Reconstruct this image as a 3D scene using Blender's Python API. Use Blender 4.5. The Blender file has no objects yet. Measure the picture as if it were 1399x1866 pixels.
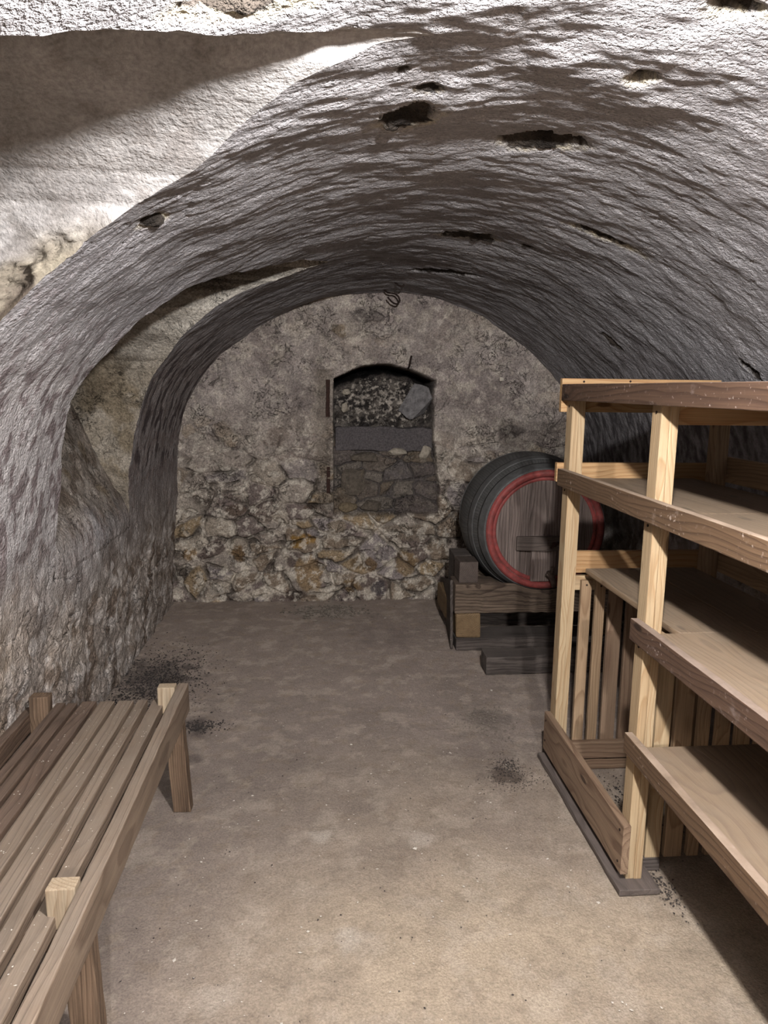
import bpy, bmesh, math, random
import numpy as np
from mathutils import Vector, Matrix

random.seed(7)
RNG = np.random.default_rng(11)
scene = bpy.context.scene
COL = scene.collection

# ------------------------------------------------------------------ camera
F, CX, CY, CAMZ = 1300.0, 699.5, 933.0, 1.55
def _n(v): return v / np.linalg.norm(v)
vY = _n(np.array([(589. - CX) / F, -(706. - CY) / F, 1.]))
up = _n(np.cross(vY, np.array([1., -.012, 0.])))
if up[1] < 0: up = -up
vX = np.cross(up, vY)
if vX[0] < 0: vX = -vX
R = np.stack([vX, vY, up])
cam_d = bpy.data.cameras.new('camera')
cam_d.sensor_fit = 'VERTICAL'; cam_d.sensor_height = 36.0; cam_d.lens = F / 1866. * 36.
cam_d.clip_start = .02
cam = bpy.data.objects.new('camera', cam_d); COL.objects.link(cam)
m = Matrix.Identity(4)
for i in range(3):
    m[i][0] = R[i, 0]; m[i][1] = R[i, 1]; m[i][2] = -R[i, 2]
m[2][3] = CAMZ
cam.matrix_world = m
scene.camera = cam

# ------------------------------------------------------------------ helpers
ALB = .60     # overall reflectance, kept low so less bounced light fills the shadows
def lin(r, g, b):
    f = lambda c: (c / 255 / 12.92) if c / 255 <= .04045 else ((c / 255 + .055) / 1.055) ** 2.4
    return (f(r) * ALB, f(g) * ALB, f(b) * ALB)

_perm = np.random.default_rng(3).permutation(256)
_perm = np.concatenate([_perm, _perm, _perm])
_g = np.array([[1,1,0],[-1,1,0],[1,-1,0],[-1,-1,0],[1,0,1],[-1,0,1],[1,0,-1],[-1,0,-1],[0,1,1],[0,-1,1],[0,1,-1],[0,-1,-1],[1,1,0],[-1,1,0],[0,-1,1],[0,-1,-1]], float)
def perlin(x, y, z=0.):
    x, y, z = np.broadcast_arrays(np.asarray(x, float), np.asarray(y, float), np.asarray(z, float))
    xi, yi, zi = np.floor(x).astype(int), np.floor(y).astype(int), np.floor(z).astype(int)
    xf, yf, zf = x - xi, y - yi, z - zi
    xi &= 255; yi &= 255; zi &= 255
    fa = lambda t: t * t * t * (t * (t * 6 - 15) + 10)
    u, v, w = fa(xf), fa(yf), fa(zf)
    out = 0
    for dx in (0, 1):
        for dy in (0, 1):
            for dz in (0, 1):
                h = _perm[_perm[_perm[xi + dx] + yi + dy] + zi + dz] & 15
                gr = _g[h]
                d = gr[..., 0] * (xf - dx) + gr[..., 1] * (yf - dy) + gr[..., 2] * (zf - dz)
                out = out + d * (u if dx else 1 - u) * (v if dy else 1 - v) * (w if dz else 1 - w)
    return out
def fbm(x, y, z=0., o=4, g=.5):
    s = 0; a = 1.; f = 1.
    for i in range(o):
        s = s + a * perlin(np.asarray(x) * f + 17.3 * i, np.asarray(y) * f + 5.1 * i, np.asarray(z) * f + 9.7 * i)
        a *= g; f *= 2.03
    return s
def sstep(a, b, x):
    t = np.clip((x - a) / (b - a), 0, 1); return t * t * (3 - 2 * t)
def mix(a, b, t):
    a = np.asarray(a, float); b = np.asarray(b, float)
    return a * (1 - t[..., None]) + b * t[..., None]

def mesh_obj(name, me, mat=None, parent=None, loc=None):
    o = bpy.data.objects.new(name, me); COL.objects.link(o)
    if mat is not None: me.materials.append(mat)
    if parent is not None: o.parent = parent
    if loc is not None: o.location = loc
    return o
def tag(o, label=None, cat=None, group=None, kind=None):
    if label: o['label'] = label
    if cat: o['category'] = cat
    if group: o['group'] = group
    if kind: o['kind'] = kind
    return o
def thing(name, label, cat, loc=(0, 0, 0), group=None):
    o = bpy.data.objects.new(name, None); COL.objects.link(o)
    o.location = loc; o.empty_display_size = .1
    return tag(o, label, cat, group)

def grid_mesh(name, P, flip=False, alb=None, vc=None, kill=None):
    n, mm = P.shape[:2]
    idx = np.arange(n * mm).reshape(n, mm)
    a, b, c, d = idx[:-1, :-1], idx[1:, :-1], idx[1:, 1:], idx[:-1, 1:]
    q = np.stack([a, b, c, d] if not flip else [a, d, c, b], -1).reshape(-1, 4)
    if kill is not None: q = q[~kill.reshape(-1)]
    me = bpy.data.meshes.new(name)
    me.vertices.add(n * mm); me.vertices.foreach_set('co', P.reshape(-1).astype(np.float32))
    me.loops.add(q.size); me.loops.foreach_set('vertex_index', q.reshape(-1).astype(np.int32))
    me.polygons.add(len(q)); me.polygons.foreach_set('loop_start', (np.arange(len(q)) * 4).astype(np.int32))
    me.update(calc_edges=True)
    me.polygons.foreach_set('use_smooth', np.ones(len(q), bool))
    if alb is not None:
        at = me.attributes.new('alb', 'FLOAT_COLOR', 'POINT')
        c4 = np.ones((n * mm, 4), np.float32); c4[:, :3] = np.clip(alb.reshape(-1, 3), .004, .9)
        at.data.foreach_set('color', c4.reshape(-1))
    if vc is not None:
        at = me.attributes.new('vc', 'FLOAT_VECTOR', 'POINT')
        at.data.foreach_set('vector', vc.reshape(-1).astype(np.float32))
    me.update()
    return me

# ------------------------------------------------------------------ materials
class NT:
    def __init__(s, name):
        s.m = bpy.data.materials.new(name); s.m.use_nodes = True
        s.t = s.m.node_tree; s.t.nodes.clear()
        s.out = s.t.nodes.new('ShaderNodeOutputMaterial')
        s.b = s.t.nodes.new('ShaderNodeBsdfPrincipled')
        s.t.links.new(s.b.outputs[0], s.out.inputs[0])
        s.b.inputs['Specular IOR Level'].default_value = .25
    def n(s, typ, ins=None, **kw):
        nd = s.t.nodes.new('ShaderNode' + typ)
        for k, v in kw.items(): setattr(nd, k, v)
        for k, v in (ins or {}).items(): s.set(nd, k, v)
        return nd
    def set(s, nd, k, v):
        if hasattr(v, 'is_output'): s.t.links.new(v, nd.inputs[k])
        else: nd.inputs[k].default_value = v
    def math(s, op, a, b=0., clamp=False):
        nd = s.n('Math', {0: a, 1: b}, operation=op); nd.use_clamp = clamp; return nd.outputs[0]
    def mixc(s, f, a, b, blend='MIX'):
        nd = s.n('MixRGB', {0: f}, blend_type=blend)
        for k, v in ((1, a), (2, b)):
            if isinstance(v, tuple): v = (*v, 1.) if len(v) == 3 else v
            s.set(nd, k, v)
        return nd.outputs[0]
    def ramp(s, f, pts, interp='LINEAR'):
        nd = s.n('ValToRGB', {0: f}); cr = nd.color_ramp; cr.interpolation = interp
        while len(cr.elements) < len(pts): cr.elements.new(.5)
        for e, (p, c) in zip(cr.elements, pts):
            e.position = p; e.color = (c, c, c, 1) if not isinstance(c, tuple) else (*c, 1)
        return nd.outputs[0]
    def attr(s, name): return s.n('Attribute', attribute_name=name)
    def vmul(s, v, k): return s.n('VectorMath', {0: v, 1: k}, operation='MULTIPLY').outputs[0]
    def noise(s, v, scale, detail=3., rough=.55, dist=0.):
        return s.n('TexNoise', {'Vector': v, 'Scale': scale, 'Detail': detail, 'Roughness': rough, 'Distortion': dist}).outputs[0]
    def bump(s, h, dist, strength=1., nrm=None):
        nd = s.n('Bump', {'Height': h, 'Distance': dist, 'Strength': strength})
        if nrm is not None: s.set(nd, 'Normal', nrm)
        return nd.outputs[0]

def masonry(name, aniso=(1, 1, 1), b1=.006, b2=.002, s1=22., s2=110., var=.2, fine=.25, veins=0.):
    t = NT(name)
    alb = t.attr('alb').outputs['Color']
    vc = t.attr('vc').outputs['Vector']
    va = t.vmul(vc, aniso)
    n1 = t.noise(va, s1, 4., .6)
    n2 = t.noise(vc, s2, 3., .6)
    n3 = t.noise(va, 7., 4., .6, .4)
    f = t.ramp(n3, [(.3, 1 - var), (.7, 1 + .9 * var)])
    c = t.mixc(1., alb, f, 'MULTIPLY')
    f2 = t.ramp(n2, [(.32, 1 - 1.1 * fine), (.68, 1 + .9 * fine)])
    c = t.mixc(.8, c, t.mixc(1., c, f2, 'MULTIPLY'))
    if veins:
        n4 = t.noise(vc, 9., 5., .62, 1.6)
        ln = t.ramp(t.math('ABSOLUTE', t.math('SUBTRACT', n4, .5)), [(.0, 1.), (.016, 0.)])
        gate = t.ramp(t.noise(vc, 5., 2., .5), [(.5, 0.), (.6, .9)])
        ln = t.math('MULTIPLY', ln, gate)
        c = t.mixc(t.math('MULTIPLY', ln, veins), c, t.mixc(1., c, (.45, .43, .42), 'MULTIPLY'))
        n5 = t.noise(vc, 13., 5., .65, 1.9)
        l2 = t.ramp(t.math('ABSOLUTE', t.math('SUBTRACT', n5, .5)), [(.0, 1.), (.03, 0.)])
        c = t.mixc(t.math('MULTIPLY', l2, .5 * veins), c, t.mixc(1., c, (1.6, 1.58, 1.55), 'MULTIPLY'))
        n6 = t.ramp(t.noise(vc, 210., 2., .6), [(.35, .72), (.65, 1.25)])
        c = t.mixc(.8, c, t.mixc(1., c, n6, 'MULTIPLY'))
    t.set(t.b, 'Base Color', c)
    t.set(t.b, 'Roughness', .93)
    t.b.inputs['Specular IOR Level'].default_value = .12
    nb = t.bump(n1, b1)
    nb = t.bump(n2, b2, 1., nb)
    if veins: nb = t.bump(t.math('SUBTRACT', 1., ln), .012, 1., nb)
    t.set(t.b, 'Normal', nb)
    return t.m

def wood(name, light, dark, rings=90., knots=True, dust=None, dustamt=.0, specks=None, rough=.7, bump=.0012, weather=0., gstr=1.0):
    """grain follows the part's own length (attribute gc: x along, y/z across)"""
    t = NT(name)
    gc = t.attr('gc').outputs['Vector']
    stretch = t.vmul(gc, (1.1, 9., 9.))
    wob = t.noise(stretch, 1.3, 3., .5)
    sep = t.n('SeparateXYZ', {0: gc})
    yy, zz, xx = sep.outputs[1], sep.outputs[2], sep.outputs[0]
    r = t.math('SQRT', t.math('ADD', t.math('MULTIPLY', yy, yy), t.math('MULTIPLY', zz, zz)))
    big = t.noise(t.vmul(gc, (.9, 2.5, 2.5)), 1.5, 2., .5)
    r = t.math('ADD', r, t.math('MULTIPLY', big, .12))
    r = t.math('ADD', r, t.math('MULTIPLY', wob, .018))
    kd = None
    if knots:
        vor = t.n('TexVoronoi', {'Vector': t.vmul(gc, (3.1, 9.5, 9.5)), 'Scale': 1., 'Randomness': 1.})
        kd = vor.outputs['Distance']
        kk = t.ramp(kd, [(.0, 1.), (.42, 0.)])
        r = t.math('ADD', r, t.math('MULTIPLY', kk, .022))
    fr = t.math('FRACT', t.math('MULTIPLY', r, rings))
    late = t.ramp(fr, [(0., 0.), (.55, .25), (.9, 1.), (1., .0)])
    fib = t.noise(t.vmul(gc, (6., 260., 260.)), 1., 3., .6)
    tone = t.noise(t.vmul(gc, (1.5, 14., 14.)), 1., 3., .6)
    c = t.mixc(t.math('MULTIPLY', late, .75 * gstr), light, dark)
    c = t.mixc(t.ramp(tone, [(.35, 0.), (.7, .5)]), c, dark)
    c = t.mixc(1., c, t.ramp(fib, [(.3, .80), (.7, 1.14)]), 'MULTIPLY')
    if knots:
        kc = tuple(x * .42 for x in dark)
        c = t.mixc(t.ramp(kd, [(.075, .85), (.115, 0.)]), c, kc)
    if weather > 0:
        w = t.noise(t.vmul(gc, (3., 40., 40.)), 1., 4., .65)
        c = t.mixc(t.ramp(w, [(.48, 0.), (.72, weather)]), c, tuple(x * .35 for x in dark))
    if dust:
        geo = t.n('NewGeometry')
        nz = t.n('SeparateXYZ', {0: geo.outputs['True Normal']}).outputs[2]
        upm = t.ramp(nz, [(.5, 0.), (.9, 1.)])
        dn = t.ramp(t.noise(gc, 9., 5., .65), [(.3, .45), (.65, 1.)])
        c = t.mixc(t.math('MULTIPLY', t.math('MULTIPLY', upm, dn), dustamt), c, dust)
    if specks:
        sp = t.noise(gc, 75., 2., .5)
        area = t.ramp(t.noise(gc, 6., 3., .6), [(.50, 0.), (.62, 1.)])
        mk = t.math('MULTIPLY', t.ramp(sp, [(.64, 0.), (.70, 1.)]), t.math('ADD', t.math('MULTIPLY', area, .8), .12))
        sm = t.math('MULTIPLY', t.ramp(t.noise(t.vmul(gc, (12., 16., 16.)), 1., 4., .7), [(.60, 0.), (.72, .4)]), area)
        c = t.mixc(t.math('MAXIMUM', mk, sm), c, specks)
    t.set(t.b, 'Base Color', c)
    t.set(t.b, 'Roughness', rough)
    h = t.math('ADD', t.math('MULTIPLY', fib, .7), t.math('MULTIPLY', late, -.4))
    t.set(t.b, 'Normal', t.bump(h, bump))
    return t.m

def plain(name, col, rough=.8, var=.25, scale=30., bump=.001, metallic=0., col2=None, stretch=(1, 1, 1)):
    t = NT(name)
    tc = t.n('TexCoord').outputs['Object']
    v = t.vmul(tc, stretch)
    n = t.noise(v, scale, 5., .62)
    c2 = col2 or tuple(x * (1 - 2 * var) for x in col)
    c = t.mixc(t.ramp(n, [(.35, 0.), (.68, 1.)]), col, c2)
    t.set(t.b, 'Base Color', c); t.set(t.b, 'Roughness', rough); t.set(t.b, 'Metallic', metallic)
    t.set(t.b, 'Normal', t.bump(t.noise(v, scale * 2.5, 4., .6), bump))
    return t.m

M = {}
M['vault'] = masonry('vault plaster', (1., 1.5, 1.), b1=.010, b2=.014, s1=34., s2=100., var=.14, fine=.2)
M['lun'] = masonry('lunette plaster', (1., 1., 1.), b1=.006, b2=.004, s1=26., s2=100.)
M['wall'] = masonry('rubble plaster', (1., 1., 1.), b1=.014, b2=.008, s1=22., s2=85., fine=.4, veins=.25)
M['back'] = masonry('rubble wall', (1., 1., 1.), b1=.016, b2=.008, s1=24., s2=85., var=.22, fine=.4, veins=.7)
M['floor'] = masonry('trodden concrete', (1., 1., 1.), b1=.004, b2=.0024, s1=40., s2=170., var=.10, fine=.27)
M['pine'] = wood('raw pine', lin(206, 182, 146), lin(172, 138, 100), rings=85., bump=.0006)
M['pine_grey'] = wood('aged pine', lin(188, 160, 128), lin(142, 112, 84), rings=80., bump=.0007)
M['pine_orange'] = wood('orange pine', lin(206, 170, 124), lin(168, 122, 80), rings=60., bump=.0006)
M['rail'] = wood('brown stained pine', lin(120, 95, 72), lin(82, 61, 45), rings=75., specks=lin(190, 172, 158), bump=.0008, dust=lin(190, 168, 148), dustamt=.9)
M['rail_dark'] = wood('dark stained pine', lin(104, 80, 64), lin(70, 51, 40), rings=75., specks=lin(190, 176, 170), bump=.0008, dust=lin(180, 160, 145), dustamt=.8)
M['shelf'] = wood('dusty shelf board', lin(164, 139, 112), lin(118, 95, 75), rings=55., dust=lin(164, 147, 128), dustamt=.55, bump=.0008)
M['kick'] = wood('worn kick board', lin(164, 138, 114), lin(112, 86, 68), rings=55., bump=.0008)
M['base'] = wood('grey sole board', lin(122, 110, 103), lin(92, 82, 77), rings=50., knots=False, bump=.001, weather=.3)
M['bench'] = wood('weathered bench slat', lin(150, 130, 111), lin(108, 89, 73), rings=70., dust=lin(150, 138, 125), dustamt=.5, bump=.0014, weather=.45, knots=False)
M['bench_dark'] = wood('darker bench slat', lin(122, 100, 84), lin(78, 60, 48), rings=60., dust=lin(130, 116, 106), dustamt=.3, bump=.0016, weather=.7, knots=False)
M['bench_leg'] = wood('brown bench leg', lin(142, 118, 96), lin(88, 68, 53), rings=110., bump=.0016, weather=.7, knots=False)
M['bench_top'] = wood('pale sawn end', lin(192, 174, 148), lin(156, 132, 106), rings=90., bump=.0008, knots=False)
M['beam'] = wood('old oak beam', lin(140, 121, 104), lin(72, 57, 47), rings=70., gstr=1.2, bump=.005, weather=.8, knots=False, rough=.85)
M['beam_grey'] = wood('grey old board', lin(116, 106, 100), lin(66, 57, 52), rings=60., bump=.003, weather=.8, knots=False, rough=.85, dust=lin(120, 110, 104), dustamt=.4)
M['beam_end'] = wood('sawn beam end', lin(158, 132, 98), lin(104, 80, 56), rings=110., bump=.002, weather=.3, knots=False)
M['chock'] = wood('dark oak block', lin(112, 99, 91), lin(80, 68, 62), rings=90., bump=.0015, weather=.35, knots=False)
M['stave'] = wood('black cask stave', lin(116, 115, 113), lin(74, 73, 72), rings=60., bump=.0012, weather=.3, knots=False, rough=.62)
M['hoop'] = plain('dark iron hoop', lin(108, 107, 106), .55, .2, 22., .001)
M['head'] = wood('stained cask head', lin(156, 140, 132), lin(90, 74, 67), rings=60., bump=.002, weather=.65, knots=False, rough=.75)
M['red'] = plain('worn red paint', lin(172, 80, 76), .6, .3, 26., .002, col2=lin(122, 66, 62))
M['iron'] = plain('rusty iron', lin(62, 46, 40), .7, .3, 60., .0015, .3)
M['rust'] = plain('rust brown strap', lin(74, 50, 42), .85, .3, 50., .002)
M['tapwood'] = plain('tap wood', lin(106, 88, 78), .6, .3, 40., .001)
M['stone_grey'] = plain('grey stone', lin(158, 154, 154), .9, .2, 26., .012, col2=lin(108, 104, 104))
M['stone_pale'] = plain('pale lime stone', lin(206, 194, 176), .92, .18, 40., .010)
M['stone_brown'] = plain('brown stone', lin(134, 122, 109), .92, .24, 45., .014)
M['stone_tan'] = plain('tan stone', lin(158, 140, 114), .92, .22, 40., .012)
M['lintel'] = plain('dark slab', lin(138, 130, 131), .95, .28, 90., .012)
M['crumb_dark'] = plain('black crumbs', lin(70, 64, 62), .95, .2, 60., .001)
M['crumb_mid'] = plain('grey grit', lin(150, 138, 126), .95, .2, 60., .001)
M['crumb_pale'] = plain('white plaster flakes', lin(226, 216, 202), .95, .06, 60., .001)

# ------------------------------------------------------------------ vault shell
ZC, XC = .9, .41
prof = np.array([(-1.085, -.03), (-1.075, .4), (-1.06, .64), (-1.045, .9), (-1.01, 1.18), (-.955, 1.41), (-.89, 1.56), (-.712, 1.77), (-.446, 1.97), (-.108, 2.122),
                 (.12, 2.187), (.4, 2.215), (.575, 2.208), (.807, 2.163), (1.122, 2.051), (1.407, 1.867), (1.615, 1.70), (1.742, 1.56), (1.86, 1.3), (1.91, 1.0), (1.94, .6), (1.95, -.03)])
dd = np.r_[0, np.cumsum(np.hypot(*np.diff(prof, axis=0).T))]
S_ = np.linspace(0, dd[-1], 2000)
px_, pz_ = np.interp(S_, dd, prof[:, 0]), np.interp(S_, dd, prof[:, 1])
k = np.hanning(121); k /= k.sum()
ext = lambda a: np.r_[2 * a[0] - a[60:0:-1], a, 2 * a[-1] - a[-2:-62:-1]]
px_, pz_ = np.convolve(ext(px_), k, 'valid'), np.convolve(ext(pz_), k, 'valid')
r_ = np.hypot(px_ - XC, pz_ - ZC)
NS = 760
sv = np.linspace(0, dd[-1], NS)
bz = np.interp(sv, S_, pz_)
def drop(y): return .055 * sstep(3.3, .7, y)          # the crown sinks a little towards the entrance
def zact(zb_, y): return zb_ - drop(y) * sstep(1.2, 2.1, zb_)
# side lunettes: y of the near and far groin as a function of height
L1 = dict(n=[(-.02, .75), (1.6, .78), (1.85, .85), (1.953, .972), (2.004, 1.063), (2.054, 1.166), (2.107, 1.258), (2.134, 1.303), (2.150, 1.335)],
          f=[(-.02, 1.81), (1.708, 1.811), (1.79, 1.80), (1.864, 1.787), (1.943, 1.75), (2.001, 1.685), (2.04, 1.60), (2.068, 1.52), (2.089, 1.45), (2.112, 1.39), (2.136, 1.352), (2.150, 1.335)])
L2 = dict(n=[(.79, 2.815), (.873, 2.815), (1.243, 2.785), (1.492, 2.71), (1.651, 2.74), (1.833, 2.781), (1.919, 2.84), (1.991, 3.0), (2.07, 3.224), (2.136, 3.448), (2.166, 3.66)],
          f=[(.79, 3.90), (.883, 3.90), (1.1, 3.86), (1.274, 3.84), (1.442, 3.84), (1.668, 3.76), (1.80, 3.62), (1.914, 3.53), (1.978, 3.54), (2.078, 3.62), (2.133, 3.67), (2.166, 3.66)])
def edges(L, s):
    """groin y (near, far) for arc positions s on the left half, nan outside"""
    zb_ = np.interp(s, S_, pz_)
    out = []
    for key in 'nf':
        zz, yy = np.array(L[key]).T
        y = np.full(s.shape, yy.mean())
        for _ in range(12): y = np.interp(zact(zb_, y), zz, yy)
        y = y + (.012 if L is L2 else .003) * fbm(s * 6., yy.mean() + s * 0, 8.8, 3) * np.minimum(1, (zz[-1] - zb_) * 12).clip(0, 1)
        out.append(y)
    zt, z0 = L['n'][-1][0], L['n'][0][0]
    zz = zact(zb_, out[0])
    ok = (s < dd[-1] * .5) & (zz > z0) & (zz < zt - .002) & (out[1] - out[0] > .012)
    return np.where(ok, out[0], np.nan), np.where(ok, out[1], np.nan)

plas = np.array(lin(190, 186, 188)); soot = np.array(lin(116, 107, 108))
topm = pz_ > 1.5
# where plaster has fallen: x and y on the shell, half length along the arc, half width along the room, slant, depth, cream rim, sooty
holes = [(.195, 1.76, .075, .09, -.3, .022, .7), (.575, 1.955, .115, .062, -.35, .06, .55), (.617, 1.455, .028, .032, -.3, .05, .9), (.65, 1.195, .045, .03, -.2, .06, 1.),
         (.62, 3.19, .125, .09, -.15, .035, .45), (.865, 3.122, .035, .02, 0., .03, .2), (1.00, 2.60, .135, .032, -.02, .055, 1.), (-.42, 1.945, .035, .038, .2, .045, 1.),
         (.223, 1.59, .03, .022, .0, .03, .5), (.158, 1.488, .014, .02, 0., .03, .1), (-.10, 1.10, .085, .045, .35, .065, 1.25), (.65, 4.10, .2, .06, -.6, .03, .1),
         (1.487, 3.71, .09, .03, -.2, .03, .1), (1.668, 2.72, .06, .025, -.3, .035, .2)]
def surf(Sg, Yg):
    """point on the rough shell and its own colour"""
    zb_ = np.interp(Sg, S_, pz_); xb_ = np.interp(Sg, S_, px_); rb_ = np.interp(Sg, S_, r_)
    ux, uz = (xb_ - XC) / rb_, (zb_ - ZC) / rb_
    Zt = zact(zb_, Yg); Xt = xb_
    low = sstep(1.05, .5, Zt + .12 * fbm(Sg * 2., Yg * 2., 12., 3))
    d = .018 * fbm(Sg * .9, Yg * .9, 3.3, 3)
    und = .010 * fbm(Sg * 2.2, Yg * 3.4, 1.1, 2) + .0042 * fbm(Sg * 7., Yg * 12., 2.2, 3) + .0024 * fbm(Sg * 15., Yg * 34., 4.2, 2) + .0030 * np.clip(fbm(Sg * 9., Yg * 22., 6.2, 3), 0, 1) + .0014 * perlin(Sg * 34., Yg * 58., 8.2)
    rub = (.021 * fbm(Sg * 4., Yg * 4., 5.5, 5, .58) - .022 * np.abs(fbm(Sg * 6., Yg * 5., 7.7, 3)) + .0035 * fbm(Sg * 24., Yg * 24., 9.7, 3))
    crk = sstep(.045, .0, np.abs(fbm(Sg * 3.3, Yg * 2.6, 15.5, 4))) * sstep(.05, .3, fbm(Sg * 2., Yg * 2., 19., 2))
    d = d + und * (1 - .6 * low) + (rub + .03 * crk) * np.maximum(low, .12)
    n1 = fbm(Sg * 2.4, Yg * 3.4, 21.1, 4); n2 = fbm(Sg * 8., Yg * 17., 31.1, 4, .62); n3 = fbm(Sg * 1.1, Yg * 1.1, 41.1, 3)
    alb = np.broadcast_to(plas, Sg.shape + (3,)).copy()
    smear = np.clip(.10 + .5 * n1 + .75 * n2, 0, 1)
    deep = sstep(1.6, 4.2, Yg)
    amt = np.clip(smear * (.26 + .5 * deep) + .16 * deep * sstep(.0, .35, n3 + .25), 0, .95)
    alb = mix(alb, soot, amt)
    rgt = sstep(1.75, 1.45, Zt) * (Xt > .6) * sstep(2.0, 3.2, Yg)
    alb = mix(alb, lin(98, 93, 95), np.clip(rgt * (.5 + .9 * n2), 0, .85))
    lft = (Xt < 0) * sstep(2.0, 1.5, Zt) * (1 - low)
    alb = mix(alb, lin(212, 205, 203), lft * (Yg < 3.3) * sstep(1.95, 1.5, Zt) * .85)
    mot = sstep(.02, .34, fbm(Sg * 10., Yg * 14., 51., 4, .65) + .25 * n1) * lft
    alb = mix(alb, lin(120, 102, 102), mot * np.where(Yg > 3.7, .9, .78))
    far = sstep(3.7, 3.95, Yg) * (Xt < 0) * sstep(2.12, 1.6, Zt)
    alb = mix(alb, lin(158, 146, 141), far * .7)
    alb = mix(alb, lin(68, 56, 58), sstep(.10, .24, fbm(Sg * 6., Yg * 14., 61., 3)) * far * sstep(.9, 1.15, Zt) * .8)
    st = fbm(Sg * 6., Yg * 6., 91., 4)
    rc = mix(np.broadcast_to(np.array(lin(160, 149, 140)), alb.shape), lin(122, 108, 97), sstep(.0, .4, st))
    rc = mix(rc, lin(190, 181, 174), sstep(.03, .4, fbm(Sg * 11., Yg * 11., 101., 4)))
    rc = mix(rc, lin(182, 160, 132), (sstep(3.3, 2.4, Yg) * sstep(.15, .5, Zt) * np.clip(.5 + n3, 0, 1)))
    rc = mix(rc, lin(96, 84, 76), crk * .7)
    rc = rc * 1.35          # wall foot lightened as a whole
    alb = mix(alb, rc, low)
    wob = .34 * fbm(Sg * 16., Yg * 16., 111., 4, .6)
    for (hx, hy, ra, ry, sl, dep, rim) in holes:
        hs = np.interp(hx, px_[topm], S_[topm])
        da = Sg - hs; dy2 = Yg - hy - sl * da
        q = np.sqrt((da / ra) ** 2 + (dy2 / ry) ** 2)
        if q.min() > 2.5: continue
        q = q + wob
        hm = sstep(1.0, .86, q)
        rm = sstep(1.0 + .5 * max(rim, .3), 1.02, q) * sstep(.88, 1.0, q)
        fs = .3 + .7 * sstep(-.3, .6, dy2 / ry)
        d = d * (1 - hm) + hm * (dep * (.22 + .95 * sstep(.75, -.75, dy2 / ry)) + .014 * fbm(Sg * 18., Yg * 18., 121., 4))
        d = d + rm * fs * (.004 + .012 * np.abs(fbm(Sg * 40., Yg * 40., 131., 3))) * min(rim, 1.)
        br = mix(np.broadcast_to(np.array(lin(84, 76, 69)), alb.shape), lin(48, 43, 40), np.clip(.4 + fbm(Sg * 12., Yg * 12., 141., 3), 0, 1))
        alb = mix(alb, br, hm)
        alb = mix(alb, lin(232, 221, 194), np.clip(rm * rim * fs * (.8 + 1.2 * fbm(Sg * 30., Yg * 30., 151., 2)), 0, 1) * .9)
    d = np.clip(d, -.05, .12)
    return np.stack([Xt + ux * d, Yg, Zt + uz * d], -1), alb, rb_ + d

yv = np.r_[np.linspace(-2.8, .7, 36)[:-1], np.linspace(.7, 5.2, 600)]
Yg, Sg = np.meshgrid(yv, sv, indexing='ij')
kill = np.zeros((len(yv) - 1, NS - 1), bool)
curves = []
for L in (L1, L2):
    a, b = edges(L, sv)
    for j in np.where(~np.isnan(a))[0]:
        Yc = Yg[:, j]
        i0 = np.argmin(np.abs(yv - a[j])); i1 = np.argmin(np.abs(yv - b[j]))
        if i1 > i0 + 1:
            h = min(14, (i1 - i0) // 2)
            Yc[i0:i0 + h] = a[j]; Yc[i1 - h + 1:i1 + 1] = b[j]
    am, bm_ = np.fmax(a[:-1], a[1:]), np.fmin(b[:-1], b[1:])
    am = np.where(np.isnan(a[:-1]) | np.isnan(a[1:]), np.nan, am)
    yc = (yv[:-1] + yv[1:])[:, None] / 2
    kill |= np.nan_to_num((yc > am) & (yc < bm_), nan=0).astype(bool)
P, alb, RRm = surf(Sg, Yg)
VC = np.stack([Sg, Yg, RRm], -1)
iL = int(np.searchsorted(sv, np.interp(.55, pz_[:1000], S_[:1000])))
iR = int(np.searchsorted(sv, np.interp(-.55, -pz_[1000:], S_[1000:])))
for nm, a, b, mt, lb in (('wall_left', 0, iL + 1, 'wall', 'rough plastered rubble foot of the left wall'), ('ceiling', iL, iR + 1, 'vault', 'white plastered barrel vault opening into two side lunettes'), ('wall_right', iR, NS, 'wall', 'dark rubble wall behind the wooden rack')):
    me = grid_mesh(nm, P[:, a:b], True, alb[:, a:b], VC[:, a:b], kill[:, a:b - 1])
    o = mesh_obj(nm, me, M[mt]); tag(o, lb, kind='structure')

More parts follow.
